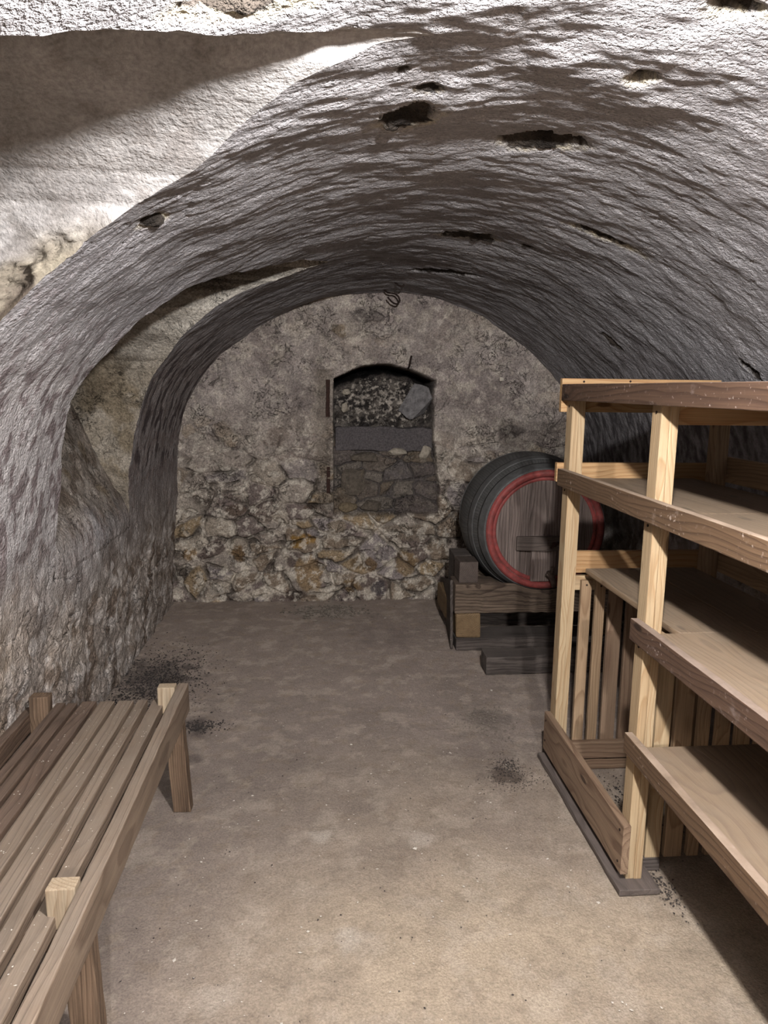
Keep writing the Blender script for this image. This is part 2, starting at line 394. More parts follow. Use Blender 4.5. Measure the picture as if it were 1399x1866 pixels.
def lunette(name, L, xend, seed, n, nt, label, stone):
    sf = np.linspace(0, dd[-1] * .5, 4000)
    a, b = edges(L, sf)
    ok = np.where(~np.isnan(a))[0]
    s0, s1 = sf[ok[0]], sf[ok[-1]]
    u = np.linspace(0, 1, n // 2); u = u + .12 * np.sin(2 * np.pi * u) / (2 * np.pi)
    ss = s0 + (s1 - s0) * u
    A_, B_ = np.interp(ss, sf[ok], a[ok]), np.interp(ss, sf[ok], b[ok])
    cs = np.r_[ss, ss[::-1][1:]]; cy = np.r_[A_, B_[::-1][1:]]
    C0, _, _ = surf(cs, cy)
    t = (np.linspace(0, 1, nt) ** 1.5)
    xe = xend(C0[:, 2])
    Q = np.repeat(C0[:, None, :], nt, 1)
    Q[..., 0] = C0[:, None, 0] + (xe - C0[:, 0])[:, None] * t[None]
    # the crown climbs a little outwards
    gu = np.gradient(Q, axis=0); gt = np.gradient(Q, axis=1)
    N = np.cross(gt, gu); N /= np.linalg.norm(N, axis=-1, keepdims=True) + 1e-9
    x, y, z = Q[..., 0], Q[..., 1], Q[..., 2]
    w = sstep(0, .05, np.abs(x - C0[:, None, 0]))
    dist = np.abs(x - C0[:, None, 0])
    if stone:
        rgh = sstep(1.85, 1.55, z + .1 * fbm(y * 3, z * 3, x * 3, 2))
        dn = .010 * fbm(x * 2.5, y * 2.5, z * 2.5 + seed, 3) + rgh * (.020 * fbm(x * 6, y * 6, z * 6 + seed, 4, .55) - .010 * np.abs(fbm(x * 5, y * 5, z * 7 + seed, 3)))
        al = mix(np.broadcast_to(np.array(lin(204, 196, 184)), Q.shape), lin(158, 147, 132), rgh)
        al = mix(al, lin(134, 118, 94), sstep(.08, .4, fbm(x * 4, y * 4, z * 4 + 5, 3)) * rgh * .6)
        al = mix(al, lin(150, 138, 128), sstep(1.0, .8, z))
        al = mix(al, lin(184, 174, 160), sstep(.05, .4, fbm(x * 7, y * 7, z * 7 + 9, 4)) * rgh * .7)
        al = mix(al, lin(136, 122, 112), sstep(.0, .35, fbm(x * 2, y * 2, z * 2 + 19, 4)) * (1 - rgh) * .4)
    else:
        dn = .008 * fbm(x * 1.6, y * 1.6, z * 1.6 + seed, 3) + .0016 * fbm(x * 14, y * 14, z * 14 + seed, 4, .6)
        al = mix(np.broadcast_to(np.array(lin(194, 190, 188)), Q.shape), lin(160, 148, 140), np.clip(.1 + .9 * fbm(x * 2, y * 2, z * 2, 5, .6), 0, 1) * .22)
        far = (np.arange(len(cs)) >= n // 2)[:, None]
        loose = far * sstep(.16, .06, dist - .10 * sstep(1.95, 1.7, z) + .08 * fbm(x * 7, y * 7, z * 7, 3)) * sstep(1.95, 1.84, z)
        pit = sstep(.16, .34, fbm(x * 9, y * 9, z * 9 + 3.3, 3)) * loose
        dn = dn + loose * .026 * fbm(x * 20, y * 20, z * 20, 5, .68) - pit * .03
        al = mix(al, lin(152, 141, 120), loose * .85); al = mix(al, lin(74, 62, 52), pit * .85)
        spot = sstep(.30, .42, fbm(x * 10, y * 10, z * 10 + 31, 3))
        al = mix(al, lin(130, 116, 106), spot * .3)
        al = mix(al, lin(104, 94, 86), sstep(.1, .35, fbm(x * 5, y * 5, z * 5 + 41, 5, .65)) * sstep(-.1, .3, fbm(x * 1.3, y * 1.3, z * 1.3 + 51, 2)) * .5)
    Q = Q + N * (dn * w)[..., None]
    V2 = Q.copy()
    me = grid_mesh(name, Q, False, al, V2)
    # end wall closing the recess
    m = n // 2
    tt = np.linspace(-.02, 1.02, 90)
    rows = np.arange(0, m, 3)
    zz = C0[:m, 2][rows]; za = Q[:m, -1, 1][rows]; zb2 = Q[::-1, -1, 1][:m][rows]
    lo_ = np.linspace(.16, .01, 8)
    zz = np.r_[zz[0] - lo_, zz]; za = np.r_[np.full(8, za[0]), za]; zb2 = np.r_[np.full(8, zb2[0]), zb2]
    E = np.zeros((len(zz), 90, 3))
    E[..., 1] = za[:, None] + (zb2 - za)[:, None] * tt; E[..., 2] = zz[:, None]
    E[..., 0] = xend(E[..., 2])
    q = .022 * fbm(E[..., 1] * 3, E[..., 2] * 3, seed + 2., 4) + .012 * fbm(E[..., 1] * 9, E[..., 2] * 9, seed + 3., 4, .6) - .014 * np.abs(fbm(E[..., 1] * 5, E[..., 2] * 7, seed + 4., 3))
    E[..., 0] += q * np.clip(np.minimum(tt, 1 - tt) * 10, 0.2, 1)[None] * sstep(.78, .95, E[..., 2])
    ea = mix(np.broadcast_to(np.array(lin(146, 135, 125)), E.shape), lin(110, 98, 88), sstep(-.05, .3, fbm(E[..., 1] * 5, E[..., 2] * 6, 55., 4)))
    ea = mix(ea, lin(178, 168, 158), sstep(.05, .4, fbm(E[..., 1] * 9, E[..., 2] * 9, 66., 4)) * .8)
    ea = ea * 1.15
    ea = mix(ea, lin(134, 116, 90), sstep(.2, .45, fbm(E[..., 1] * 4, E[..., 2] * 4, 77., 3)) * .5)
    if stone:       # the sloping sill dies into the wall below
        sz = np.interp(E[..., 2], pz_[:1000], S_[:1000])
        B, ba, _ = surf(sz, E[..., 1])
        B[..., 0] += np.where(E[..., 2] < .785, -.012, .003)
        wq = sstep(.80, 1.05, E[..., 2] + .05 * fbm(E[..., 1] * 4, E[..., 2] * 4, 88., 3))
        E = mix(B, E, wq); ea = mix(ba, ea, wq)
    me2 = grid_mesh(name, E, True, ea, E.copy())
    bm = bmesh.new(); bm.from_mesh(me); bm.from_mesh(me2); bm.to_mesh(me); bm.free(); bpy.data.meshes.remove(me2)
    o = mesh_obj(name, me, M['wall' if stone else 'lun']); tag(o, label, kind='structure')
lunette('lunette', L1, lambda z: -1.55 + 0 * z, 3.1, 700, 110, 'smooth plastered lunette cut into the near left of the vault', False)
lunette('lunette', L2, lambda z: np.where(z < .80, -1.062 - .9 * (.80 - z), np.where(z < .95, -1.062 - .2 * (z - .80), -1.092 - .40 * (z - .95))), 7.7, 700, 70, 'recess with sloping stone sill in the far left wall', True)

# ------------------------------------------------------------------ back wall with walled-up niche
def voro(x, z, n, seed, ax=1.0, az=1.6, lo=(-1.3, -.1), hi=(2.2, 2.5)):
    rg = np.random.default_rng(seed)
    pts = np.stack([rg.uniform(lo[0], hi[0], n), rg.uniform(lo[1], hi[1], n)], 1)
    f1 = np.full(x.shape, 9.); f2 = np.full(x.shape, 9.); idn = np.zeros(x.shape, int)
    for i, (a, b) in enumerate(pts):
        q = np.hypot((x - a) * ax, (z - b) * az)
        c = q < f1
        f2 = np.where(c, f1, np.minimum(f2, q)); idn = np.where(c, i, idn); f1 = np.where(c, q, f1)
    return f1, f2, idn
YB = 5.11
xb = np.linspace(-1.3, 2.15, 600); zb = np.linspace(-.04, 2.42, 440)
XB, ZB = np.meshgrid(xb, zb, indexing='ij')
wx = XB + .035 * fbm(XB * 5., ZB * 5., 201., 3); wz = ZB + .03 * fbm(XB * 5., ZB * 5., 211., 3)
f1, f2, idn = voro(wx, wz, 330, 5)
edge = sstep(.006, .035, f2 - f1)
big = fbm(XB * 1.6, ZB * 1.6, 221., 3)
expo = np.clip(sstep(1.55, .55, ZB + .25 * big) * .9 + .1 + .35 * big, 0, 1)      # how far the stones stand free of plaster
rg = np.random.default_rng(8); sid = rg.uniform(0, 1, 330)[idn]; bul = rg.uniform(.3, 1.3, 330)[idn]
lifted = lambda *c: tuple(1.72 * v for v in lin(*c))  # end wall colours brightened in place of lamp light lost with distance
pal = np.array([lifted(136, 126, 117), lifted(122, 108, 94), lifted(112, 100, 95), lifted(140, 122, 98), lifted(128, 119, 116), lifted(102, 90, 84), lifted(146, 135, 122)])
scol = pal[(sid * 6.99).astype(int)]
mort = mix(np.broadcast_to(np.array(lifted(158, 148, 136)), XB.shape + (3,)), lifted(134, 124, 115), np.clip(.5 + 1.2 * fbm(XB * 6, ZB * 6, 231., 4), 0, 1))
plasc = mix(np.broadcast_to(np.array(lifted(152, 142, 136)), XB.shape + (3,)), lifted(122, 112, 108), np.clip(.45 + 1.3 * fbm(XB * 3, ZB * 3, 241., 5, .6), 0, 1))
stm = edge * expo
ab = mix(plasc, mort, np.clip(expo * 1.1, 0, 1)); ab = mix(ab, scol, np.clip(stm * 1.1, 0, 1))
ab = mix(ab, lifted(176, 166, 152), sstep(.16, .42, fbm(XB * 8, ZB * 8, 251., 5, .6)) * (.35 + .4 * sstep(.9, .3, ZB)))
# individual stones that stand out: x, z, half width, half height, colour
for (a, b, rw, rh, c) in [(-.17, .45, .105, .05, lifted(132, 100, 48)), (-.10, .20, .10, .14, lifted(134, 112, 84)), (.33, .28, .05, .05, lifted(94, 74, 50)), (.24, .29, .05, .045, lifted(100, 82, 60)),
                          (.40, .10, .055, .06, lifted(72, 66, 68)), (-.62, .36, .06, .06, lifted(108, 84, 56)), (-.62, .68, .09, .05, lifted(92, 78, 68)), (-.95, .36, .04, .07, lifted(112, 90, 62)),
                          (-.08, .67, .06, .05, lifted(86, 72, 62)), (.10, .55, .09, .05, lifted(120, 108, 94)), (.60, .28, .10, .09, lifted(120, 100, 74)), (-.42, .62, .08, .05, lifted(104, 92, 84)),
                          (.62, .50, .2, .06, lifted(116, 104, 92)), (-.78, .10, .06, .05, lifted(138, 130, 120)), (-.2, .05, .08, .05, lifted(70, 58, 52)), (.20, .10, .08, .05, lifted(112, 92, 66)), (-.35, 1.2, .1, .07, lifted(118, 106, 98)), (.1, 1.95, .06, .04, lifted(120, 106, 90)), (.3, 2.03, .12, .04, lifted(104, 96, 92)), (1.35, 1.25, .1, .05, lifted(98, 90, 86))]:
    q = np.sqrt(((wx - a) / rw) ** 2 + ((wz - b) / rh) ** 2) + .35 * fbm(XB * 10 + a * 9, ZB * 10, 263., 3)
    mk = sstep(1.12, .8, q)
    ab = mix(ab, np.array(c) * (1.0), mk * .85)
    stm = np.maximum(stm, mk)
# darker cracks along the stone edges and across the wall
crv = sstep(.022, .004, f2 - f1) * sstep(.02, .22, fbm(XB * 4, ZB * 4, 265., 3) + .12 * expo) * np.clip(expo * 1.3, 0, 1)
cr2 = sstep(.03, .008, np.abs(fbm(XB * 3., ZB * 5.5, 266., 4))) * sstep(.08, .25, fbm(XB * 2.2, ZB * 2.2, 267., 2)) * (.35 + .65 * expo)
crv = np.maximum(crv, cr2)
ab = mix(ab, lifted(70, 60, 54), crv * .85)
ab = mix(ab, lifted(196, 187, 174), sstep(.14, .38, fbm(XB * 13, ZB * 13, 268., 5, .65)) * (.25 + .35 * expo))
rel = .03 * crv - .026 * stm * bul * (.4 + .6 * sstep(.0, .09, f2 - f1)) + .012 * fbm(XB * 3, ZB * 3, 261., 3) + .016 * fbm(XB * 9, ZB * 9, 271., 4, .6)
gap = sstep(.22, .36, fbm(XB * 7, ZB * 10, 281., 3)) * (1 - edge) * expo
rel += gap * .04
YY = YB + rel
# niche
nj = .012 * fbm(XB * 9, ZB * 9, 291., 3)
ztop = 1.60 + .115 * (1 - np.clip((XB - .43) / .36, -1, 1) ** 2) + nj
ins = sstep(-.006, .006, XB - (.072 + nj * .4)) * sstep(-.006, .006, (.79 + .05 * sstep(1.3, .7, ZB) + nj) - XB) * sstep(-.008, .008, ztop - ZB) * sstep(-.02, .02, ZB - (.64 + nj))
soil = sstep(1.24, 1.27, ZB)
f1b, f2b, idb = voro(XB + .02 * fbm(XB * 8, ZB * 8, 301., 3), ZB + .02 * fbm(XB * 8, ZB * 8, 311., 3), 60, 15, lo=(0, .6), hi=(.9, 1.8))
eb = sstep(.0, .02, f2b - f1b)
fill = YB + .085 + .03 * sstep(.9, 1.1, ZB) + .06 * soil - .03 * eb * (1 - soil) + .025 * fbm(XB * 7, ZB * 7, 321., 4)
fill += .35 * sstep(.065, .035, ztop - ZB + .02 * fbm(XB * 12, ZB * 3, 322., 3)) * ins
fill += soil * (.10 * sstep(1.45, 1.75, ZB) + .03 * fbm(XB * 14, ZB * 14, 331., 3))
fc = pal[(np.random.default_rng(4).uniform(0, 1, 60)[idb] * 6.99).astype(int)] * .66
fc = fc * .45 + np.array(lin(100, 93, 90)) * .55
fc = mix(fc, lin(140, 130, 120), sstep(.1, .35, fbm(XB * 12, ZB * 12, 336., 5, .6)) * .5)
fc = mix(np.broadcast_to(np.array(lin(104, 97, 94)), XB.shape + (3,)), fc, eb)
so = mix(np.broadcast_to(np.array(lin(64, 59, 57)), XB.shape + (3,)), lin(98, 90, 84), np.clip(.3 + 1.3 * fbm(XB * 12, ZB * 12, 341., 4), 0, 1))
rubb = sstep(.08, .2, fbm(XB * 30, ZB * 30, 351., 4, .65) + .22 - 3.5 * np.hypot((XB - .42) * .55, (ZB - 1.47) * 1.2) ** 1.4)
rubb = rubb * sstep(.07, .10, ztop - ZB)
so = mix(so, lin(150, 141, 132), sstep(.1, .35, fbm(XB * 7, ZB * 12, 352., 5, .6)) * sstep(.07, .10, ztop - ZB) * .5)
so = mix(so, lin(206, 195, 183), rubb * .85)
so = mix(so, lin(30, 27, 26), sstep(.075, .045, ztop - ZB))  # shade of the gap under the arch painted into the fill colour
fill -= rubb * soil * .03
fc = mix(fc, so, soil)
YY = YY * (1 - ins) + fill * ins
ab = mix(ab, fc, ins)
# reveal of the niche: smoother plastered margin
marg = sstep(.10, .02, np.abs(XB - .0)) * (ZB > .62) * (ZB < 1.68) * (1 - ins)
ab = mix(ab, lin(140, 128, 116), marg * .7)
# cut what lies outside the vault line so the wall keeps to the room
PB = np.stack([XB, YY, ZB], -1)
me = grid_mesh('wall_back', PB, False, ab, np.stack([XB, YY, ZB], -1))
o = mesh_obj('wall_back', me, M['back']); tag(o, 'rubble stone end wall with a walled-up arched niche', kind='structure')

# ------------------------------------------------------------------ floor
xf = np.linspace(-1.70, 2.1, 330); yf = np.r_[np.linspace(-1.6, .8, 30)[:-1], np.linspace(.8, 5.3, 420)]
YF, XF = np.meshgrid(yf, xf, indexing='ij')
ZF = .003 * fbm(XF * 2., YF * 2., 401., 3) + .0015 * fbm(XF * 14, YF * 14, 411., 3) - .003
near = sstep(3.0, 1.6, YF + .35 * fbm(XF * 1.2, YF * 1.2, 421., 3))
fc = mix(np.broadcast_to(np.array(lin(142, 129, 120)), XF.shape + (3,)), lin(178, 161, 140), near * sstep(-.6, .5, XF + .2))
fc = mix(fc, lin(118, 106, 99), np.clip(.2 + .9 * fbm(XF * 2.5, YF * 2.5, 431., 5, .6), 0, 1) * .4)
fc = mix(fc, lin(190, 176, 160), sstep(.12, .45, fbm(XF * 7, YF * 7, 441., 5, .7)) * .3)
fc = mix(fc, lin(140, 124, 108), sstep(.2, .5, fbm(XF * 14, YF * 14, 451., 4, .65)) * .4)
for (a, b, r, c, w) in [(.085, 1.80, .05, lin(190, 180, 168), .45), (-.02, 2.28, .05, lin(200, 190, 176), .5), (.34, 2.26, .06, lin(196, 184, 170), .5), (-.29, 1.62, .06, lin(186, 174, 160), .3), (.55, 1.55, .06, lin(190, 176, 158), .35),
                        (-.93, 3.75, .26, lin(74, 67, 65), .75), (-.60, 3.13, .10, lin(72, 64, 62), .7), (-.55, 2.85, .05, lin(84, 75, 70), .6), (.745, 2.64, .09, lin(74, 62, 56), .7), (.80, 3.15, .12, lin(104, 95, 90), .5), (.40, 4.3, .25, lin(112, 101, 96), .5), (.02, 4.85, .25, lin(152, 143, 134), .5)]:
    q = np.hypot(XF - a, (YF - b)) / r + .7 * fbm(XF * 12, YF * 12, 461., 4)
    fc = mix(fc, c, sstep(1.1, .4, q) * w)
fc = fc * (1.08 + .75 * sstep(2.4, 4.2, YF + .3 * fbm(XF * 1.5, YF * 1.5, 471., 3)))[..., None]     # colour brightened towards the end wall to offset the lamps' falloff
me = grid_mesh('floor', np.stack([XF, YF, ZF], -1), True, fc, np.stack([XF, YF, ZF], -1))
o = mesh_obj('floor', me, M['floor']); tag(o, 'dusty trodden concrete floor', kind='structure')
sol = o.modifiers.new('thick', 'SOLIDIFY'); sol.thickness = .05; sol.offset = -1

# ------------------------------------------------------------------ wooden parts
_gs = [0]
def add_gc(me, axis, seed=None, far=True):
    """grain coordinates: first component runs along the part"""
    _gs[0] += 1
    rg = np.random.default_rng(_gs[0] if seed is None else seed)
    co = np.empty(len(me.vertices) * 3, np.float32); me.vertices.foreach_get('co', co); co = co.reshape(-1, 3)
    order = {'x': (0, 1, 2), 'y': (1, 0, 2), 'z': (2, 0, 1)}[axis]
    g = co[:, order].copy()
    ang = rg.uniform(0, 6.28); rad = rg.uniform(.05, .14)
    g[:, 1] += rad * math.cos(ang); g[:, 2] += rad * math.sin(ang); g[:, 0] += rg.uniform(-20, 20)
    at = me.attributes.new('gc', 'FLOAT_VECTOR', 'POINT'); at.data.foreach_set('vector', g.reshape(-1))

def board(name, x0, x1, y0, y1, z0, z1, mat, axis, parent=None, bev=.0025, rough=0., label=None, shear=None, seg=None, seed=None):
    """a sawn board; axis = grain direction; rough = worn, wavy edges in metres; shear=(dx,dy) moves its top"""
    c = Vector(((x0 + x1) / 2, (y0 + y1) / 2, (z0 + z1) / 2)); s = Vector((x1 - x0, y1 - y0, z1 - z0))
    bm = bmesh.new(); bmesh.ops.create_cube(bm, size=1.)
    for v in bm.verts: v.co = Vector((v.co.x * s.x, v.co.y * s.y, v.co.z * s.z))
    bmesh.ops.bevel(bm, geom=list(bm.edges), offset=min(bev, min(s) * .3), segments=2, affect='EDGES', profile=.6)
    ai = 'xyz'.index(axis); L = s[ai]
    n = seg or max(2, int(L / (.035 if rough else .2)))
    for i in range(1, n):
        co = Vector((0, 0, 0)); no = Vector((0, 0, 0)); co[ai] = -L / 2 + L * i / n; no[ai] = 1
        bmesh.ops.bisect_plane(bm, geom=bm.verts[:] + bm.edges[:] + bm.faces[:], plane_co=co, plane_no=no)
    _gs[0] += 1
    o0 = _gs[0] * 3.17
    if rough:
        cc = np.array([v.co[:] for v in bm.verts])
        a = cc[:, ai]
        oth = [i for i in range(3) if i != ai]
        for q in oth:
            dlt = rough * (fbm(a * 7 + o0, np.sign(cc[:, oth[0]]) * 3 + 1.5, np.sign(cc[:, oth[1]]) * 3 + q * 7, 3) + .6 * fbm(a * 26 + o0, cc[:, oth[0]] * 12, cc[:, oth[1]] * 12 + q, 2))
            for v, dv in zip(bm.verts, dlt): v.co[q] += float(dv)
    if shear:
        for v in bm.verts:
            t = v.co.z / s.z + .5
            v.co.x += shear[0] * t; v.co.y += shear[1] * t
    me = bpy.data.meshes.new(name); bm.to_mesh(me); bm.free()
    add_gc(me, axis, seed)
    for p in me.polygons: p.use_smooth = False
    loc = c - (parent.location if parent is not None else Vector((0, 0, 0)))
    o = mesh_obj(name, me, mat, parent, loc)
    if label: o['label'] = label
    return o

K = .987
def RSx(v): return v * K
def RSz(v): return CAMZ - (CAMZ - v) * K

rack = thing('storage_rack', 'tall raw pine storage rack with brown stained front rails, right of the aisle', 'rack', (RSx(1.25), RSx(1.9), RSz(0)))
def rb(name, x0, x1, y0, y1, z0, z1, mat, axis, **kw):
    return board(name, RSx(x0), RSx(x1), RSx(y0), RSx(y1), RSz(z0), RSz(z1), M[mat], axis, rack, **kw)
YN = -1.1
# posts
rb('post', .966, .992, 1.99, 2.05, .0, 1.53, 'pine', 'z')
rb('post', .992, 1.018, 1.988, 2.05, .0, 1.53, 'pine', 'z')
rb('post', .966, .994, 2.735, 2.80, .0, 1.53, 'pine', 'z')
rb('post', .994, 1.020, 2.737, 2.80, .0, 1.53, 'pine', 'z')
rb('post', 1.515, 1.57, 2.655, 2.71, .0, 1.53, 'pine_grey', 'z')
rb('post', 1.515, 1.57, 1.99, 2.05, .0, 1.53, 'pine_grey', 'z')
rb('post', .966, 1.018, YN + .03, YN + .09, -.02, 1.53, 'pine', 'z')
rb('post', 1.515, 1.57, YN + .03, YN + .09, -.02, 1.53, 'pine_grey', 'z')
# front rails (brown stained)
rb('rail', .940, .9655, YN, 2.795, 1.511, 1.574, 'rail_dark', 'y', label='dark brown stained top rail', rough=.0007)
rb('rail', .940, .9655, YN, 2.797, 1.172, 1.240, 'rail', 'y', label='brown stained middle rail', rough=.0007)
rb('rail', .940, .9655, YN, 2.037, .795, .862, 'rail_dark', 'y', label='dark brown stained rail of the near bay', rough=.0007)
rb('rail', .940, .9655, YN, 2.020, .430, .494, 'rail', 'y', label='brown stained lower rail of the near bay', rough=.0007)
rb('kick_board', .940, .9655, 1.975, 2.795, .028, .196, 'kick', 'y', label='wide low board with plain grain', rough=.0005)
# far end cross boards
rb('cross_board', .942, 1.60, 2.80, 2.826, 1.465, 1.597, 'pine_orange', 'x')
rb('cross_board', .938, 1.60, 2.80, 2.826, 1.185, 1.262, 'pine_orange', 'x')
rb('cross_board', .99, 1.60, 2.812, 2.836, .80, .892, 'pine_orange', 'x')
rb('cross_board', .97, 1.60, 2.787, 2.811, .733, .793, 'pine', 'x', label='pale rail carrying the slats')
rb('cross_board', .967, 1.515, 2.741, 2.765, .0, .076, 'kick', 'x', label='low brown board at the foot of the slats') if False else rb('cross_board', 1.022, 1.515, 2.741, 2.765, .0, .076, 'kick', 'x', label='low brown board at the foot of the slats')
# middle partition cross boards
rb('cross_board', 1.019, 1.515, 1.995, 2.02, 1.455, 1.528, 'pine_orange', 'x')
rb('cross_board', 1.019, 1.515, 2.072, 2.095, .735, .80, 'pine_grey', 'x')
rb('sleeper', 1.050, 1.109, 2.05, 2.10, -.019, .026, 'beam_grey', 'x', label='dark block under the first partition slat')
# back rails
rb('back_rail', 1.571, 1.597, YN, 2.799, 1.202, 1.30, 'pine_grey', 'y')
rb('back_rail', 1.571, 1.597, YN, 2.799, .842, .932, 'pine_grey', 'y')
rb('back_rail', 1.571, 1.597, YN, 2.799, 1.45, 1.53, 'pine_grey', 'y')
rb('back_rail', 1.571, 1.597, YN, 1.985, .477, .56, 'pine_grey', 'y')
# shelf boards
def shelf(x0, x1, y0, y1, z0, z1, **kw): return rb('shelf_board', x0, x1, y0, y1, z0, z1, 'shelf', 'y', **kw)
shelf(.967, 1.26, YN, 1.985, 1.531, 1.552); shelf(1.263, 1.57, YN, 1.985, 1.531, 1.552)
shelf(.967, 1.26, 1.987, 2.798, 1.531, 1.552); shelf(1.263, 1.57, 1.987, 2.798, 1.531, 1.552)
shelf(1.021, 1.29, 1.967, 2.798, 1.178, 1.20); shelf(1.293, 1.514, 1.967, 2.798, 1.178, 1.20)
shelf(.967, 1.29, YN + .1, 1.964, 1.178, 1.20); shelf(1.293, 1.569, YN + .1, 1.964, 1.178, 1.20)
shelf(1.057, 1.30, 1.955, 2.735, .819, .840, bev=.006, label='narrower board set back from the posts'); shelf(1.302, 1.514, 1.955, 2.735, .819, .840)
shelf(.967, 1.28, YN + .1, 1.952, .819, .841); shelf(1.282, 1.569, YN + .1, 1.952, .819, .841)
shelf(.967, 1.27, YN + .1, 1.956, .453, .475); shelf(1.272, 1.569, YN + .1, 1.956, .453, .475)
# slats of the far end and the middle partition
for (a, b) in [(1.058, 1.102), (1.121, 1.162), (1.180, 1.240), (1.259, 1.314), (1.335, 1.385), (1.405, 1.450), (1.468, 1.512)]:
    rb('slat', a, b, 2.766, 2.786, .002, random.uniform(.776, .786), random.choice(['pine_grey', 'pine_grey', 'kick']), 'z')
for (a, b) in [(1.056, 1.107), (1.121, 1.181), (1.20, 1.240), (1.262, 1.31), (1.33, 1.38), (1.40, 1.45), (1.465, 1.512)]:
    rb('slat', a, b, 2.0515, 2.0715, .027, .80, 'pine' if a < 1.1 else 'pine_grey', 'z')
# nail heads on rail ends are parts of the posts' faces
def disc_nail(x, y, z, ax, r=.004, parent=None):
    bm = bmesh.new(); bmesh.ops.create_cone(bm, cap_ends=True, segments=10, radius1=r, radius2=r * .8, depth=.003)
    if ax == 'x': bmesh.ops.rotate(bm, verts=bm.verts, matrix=Matrix.Rotation(math.pi / 2, 3, 'Y'))
    if ax == 'y': bmesh.ops.rotate(bm, verts=bm.verts, matrix=Matrix.Rotation(math.pi / 2, 3, 'X'))
    me = bpy.data.meshes.new('nail'); bm.to_mesh(me); bm.free()
    return mesh_obj('nail', me, M['iron'], parent, Vector((x, y, z)) - parent.location)
for (x, y, z, ax) in [(.965, 2.02, 1.49, 'x'), (.965, 2.02, 1.155, 'x'), (.965, 2.02, .775, 'x'), (.965, 2.77, 1.488, 'x'), (.965, 2.77, 1.155, 'x'), (.9395, 2.0, .17, 'x'), (.9395, 2.0, .06, 'x'), (.9395, 2.77, .165, 'x'), (.9395, 2.77, .075, 'x'),
                      (1.03, 2.799, 1.585, 'y'), (1.22, 2.799, 1.588, 'y'), (1.08, 2.7655, .76, 'y'), (1.142, 2.7655, .755, 'y')]:
    disc_nail(RSx(x), RSx(y), RSz(z), ax, .0045, rack)

o = board('floor_plank', RSx(.923), RSx(1.058), RSx(1.937), RSx(2.806), .001, RSz(0) - .0005, M['base'], 'y', rough=.003)
tag(o, 'grey worn plank lying on the floor under the rack posts', 'plank')
o = board('floor_plank', RSx(1.062), RSx(1.60), RSx(2.69), RSx(2.738), .001, RSz(-.002), M['kick'], 'x', rough=.002)
tag(o, 'short grey-brown plank on the floor inside the rack, before its slatted far end', 'plank')

# ------------------------------------------------------------------ bench
bench = thing('slatted_bench', 'low weathered wooden bench of lengthwise slats against the left wall', 'bench', (-.76, 1.7, 0))
def bb(name, x0, x1, y0, y1, z0, z1, mat, axis, **kw): return board(name, x0, x1, y0, y1, z0, z1, M[mat], axis, bench, **kw)
YB0 = .62
for i, (a, b, mt, ye) in enumerate([(-.958, -.927, 'bench_dark', 2.50), (-.919, -.884, 'bench_dark', 2.495), (-.872, -.820, 'bench_dark', 2.505), (-.808, -.756, 'bench', 2.503), (-.743, -.690, 'bench', 2.506), (-.676, -.640, 'bench', 2.508), (-.622, -.577, 'bench', 2.508)]):
    bb('slat', a, b, YB0, ye, .388, .422, mt, 'y', bev=.004, rough=.0011, label='darker brown slat' if mt == 'bench_dark' else None)
bb('rail', -.531, -.494, YB0, 2.515, .372, .480, 'bench', 'y', bev=.004, rough=.0012, label='upright front rail')
bb('rail', -1.07, -1.038, YB0, 2.515, .33, .40, 'bench_dark', 'y', bev=.004, rough=.002, label='dark rear rail')
for yc in (2.475, 1.435, .70):
    lt = 'bench_leg'
    bb('leg', -.555, -.492, yc - .02, yc + .025, .0, .370, lt, 'z', bev=.003, rough=.003, shear=(-.018, 0))
    bb('leg', -.594, -.5335, yc - .02, yc + .02, .3885, .488, 'bench_top', 'z', bev=.003, rough=.002, label='pale sawn top of the leg')
    bb('leg', -1.036, -.972, yc - .02, yc + .025, .0, .462, lt, 'z', bev=.003, rough=.003)
    bb('crossbar', -.970, -.556, yc - .02, yc + .02, .335, .386, 'bench_dark', 'x', bev=.003)

# ------------------------------------------------------------------ cask
CXc, CZc, Y0c, Y1c = 1.303, .737, 4.02, 4.74
def crad(t): return .432 - .082 * (2 * t - 1) ** 2 
cask = thing('wine_cask', 'large black wooden cask with red painted rim lying on timber beams', 'barrel', (CXc, (Y0c + Y1c) / 2, CZc - .432))
def lathe(name, pts, mat, parent, n=120, stave=0, cen=(CXc, CZc), smooth=True):
    """pts: (y, radius) polyline, revolved about the cask's long axis"""
    V = []; Fc = []
    for (y, r) in pts:
        for j in range(n):
            a = 2 * math.pi * j / n
            rr = r
            if stave:
                ph = (j % stave) / stave
                if ph == 0: rr -= .0022
            V.append((cen[0] + rr * math.cos(a), y, cen[1] + rr * math.sin(a)))
    for i in range(len(pts) - 1):
        for j in range(n):
            a, b = i * n + j, i * n + (j + 1) % n
            Fc.append((a, b, b + n, a + n))
    me = bpy.data.meshes.new(name)
    pl = parent.location if parent is not None else Vector((0, 0, 0))
    me.from_pydata([tuple(Vector(v) - pl) for v in V], [], Fc); me.update()
    g = np.array([(v[1], math.atan2(v[2] - cen[1], v[0] - cen[0]) * .42, math.hypot(v[2] - cen[1], v[0] - cen[0])) for v in V], np.float32)
    at = me.attributes.new('gc', 'FLOAT_VECTOR', 'POINT'); at.data.foreach_set('vector', g.reshape(-1))
    for p in me.polygons: p.use_smooth = smooth
    return mesh_obj(name, me, mat, parent)
body = [(Y0c + (Y1c - Y0c) * i / 40, crad(i / 40)) for i in range(41)]
inner = [(Y1c, crad(1) - .03), (Y1c - .04, crad(1) - .03)]
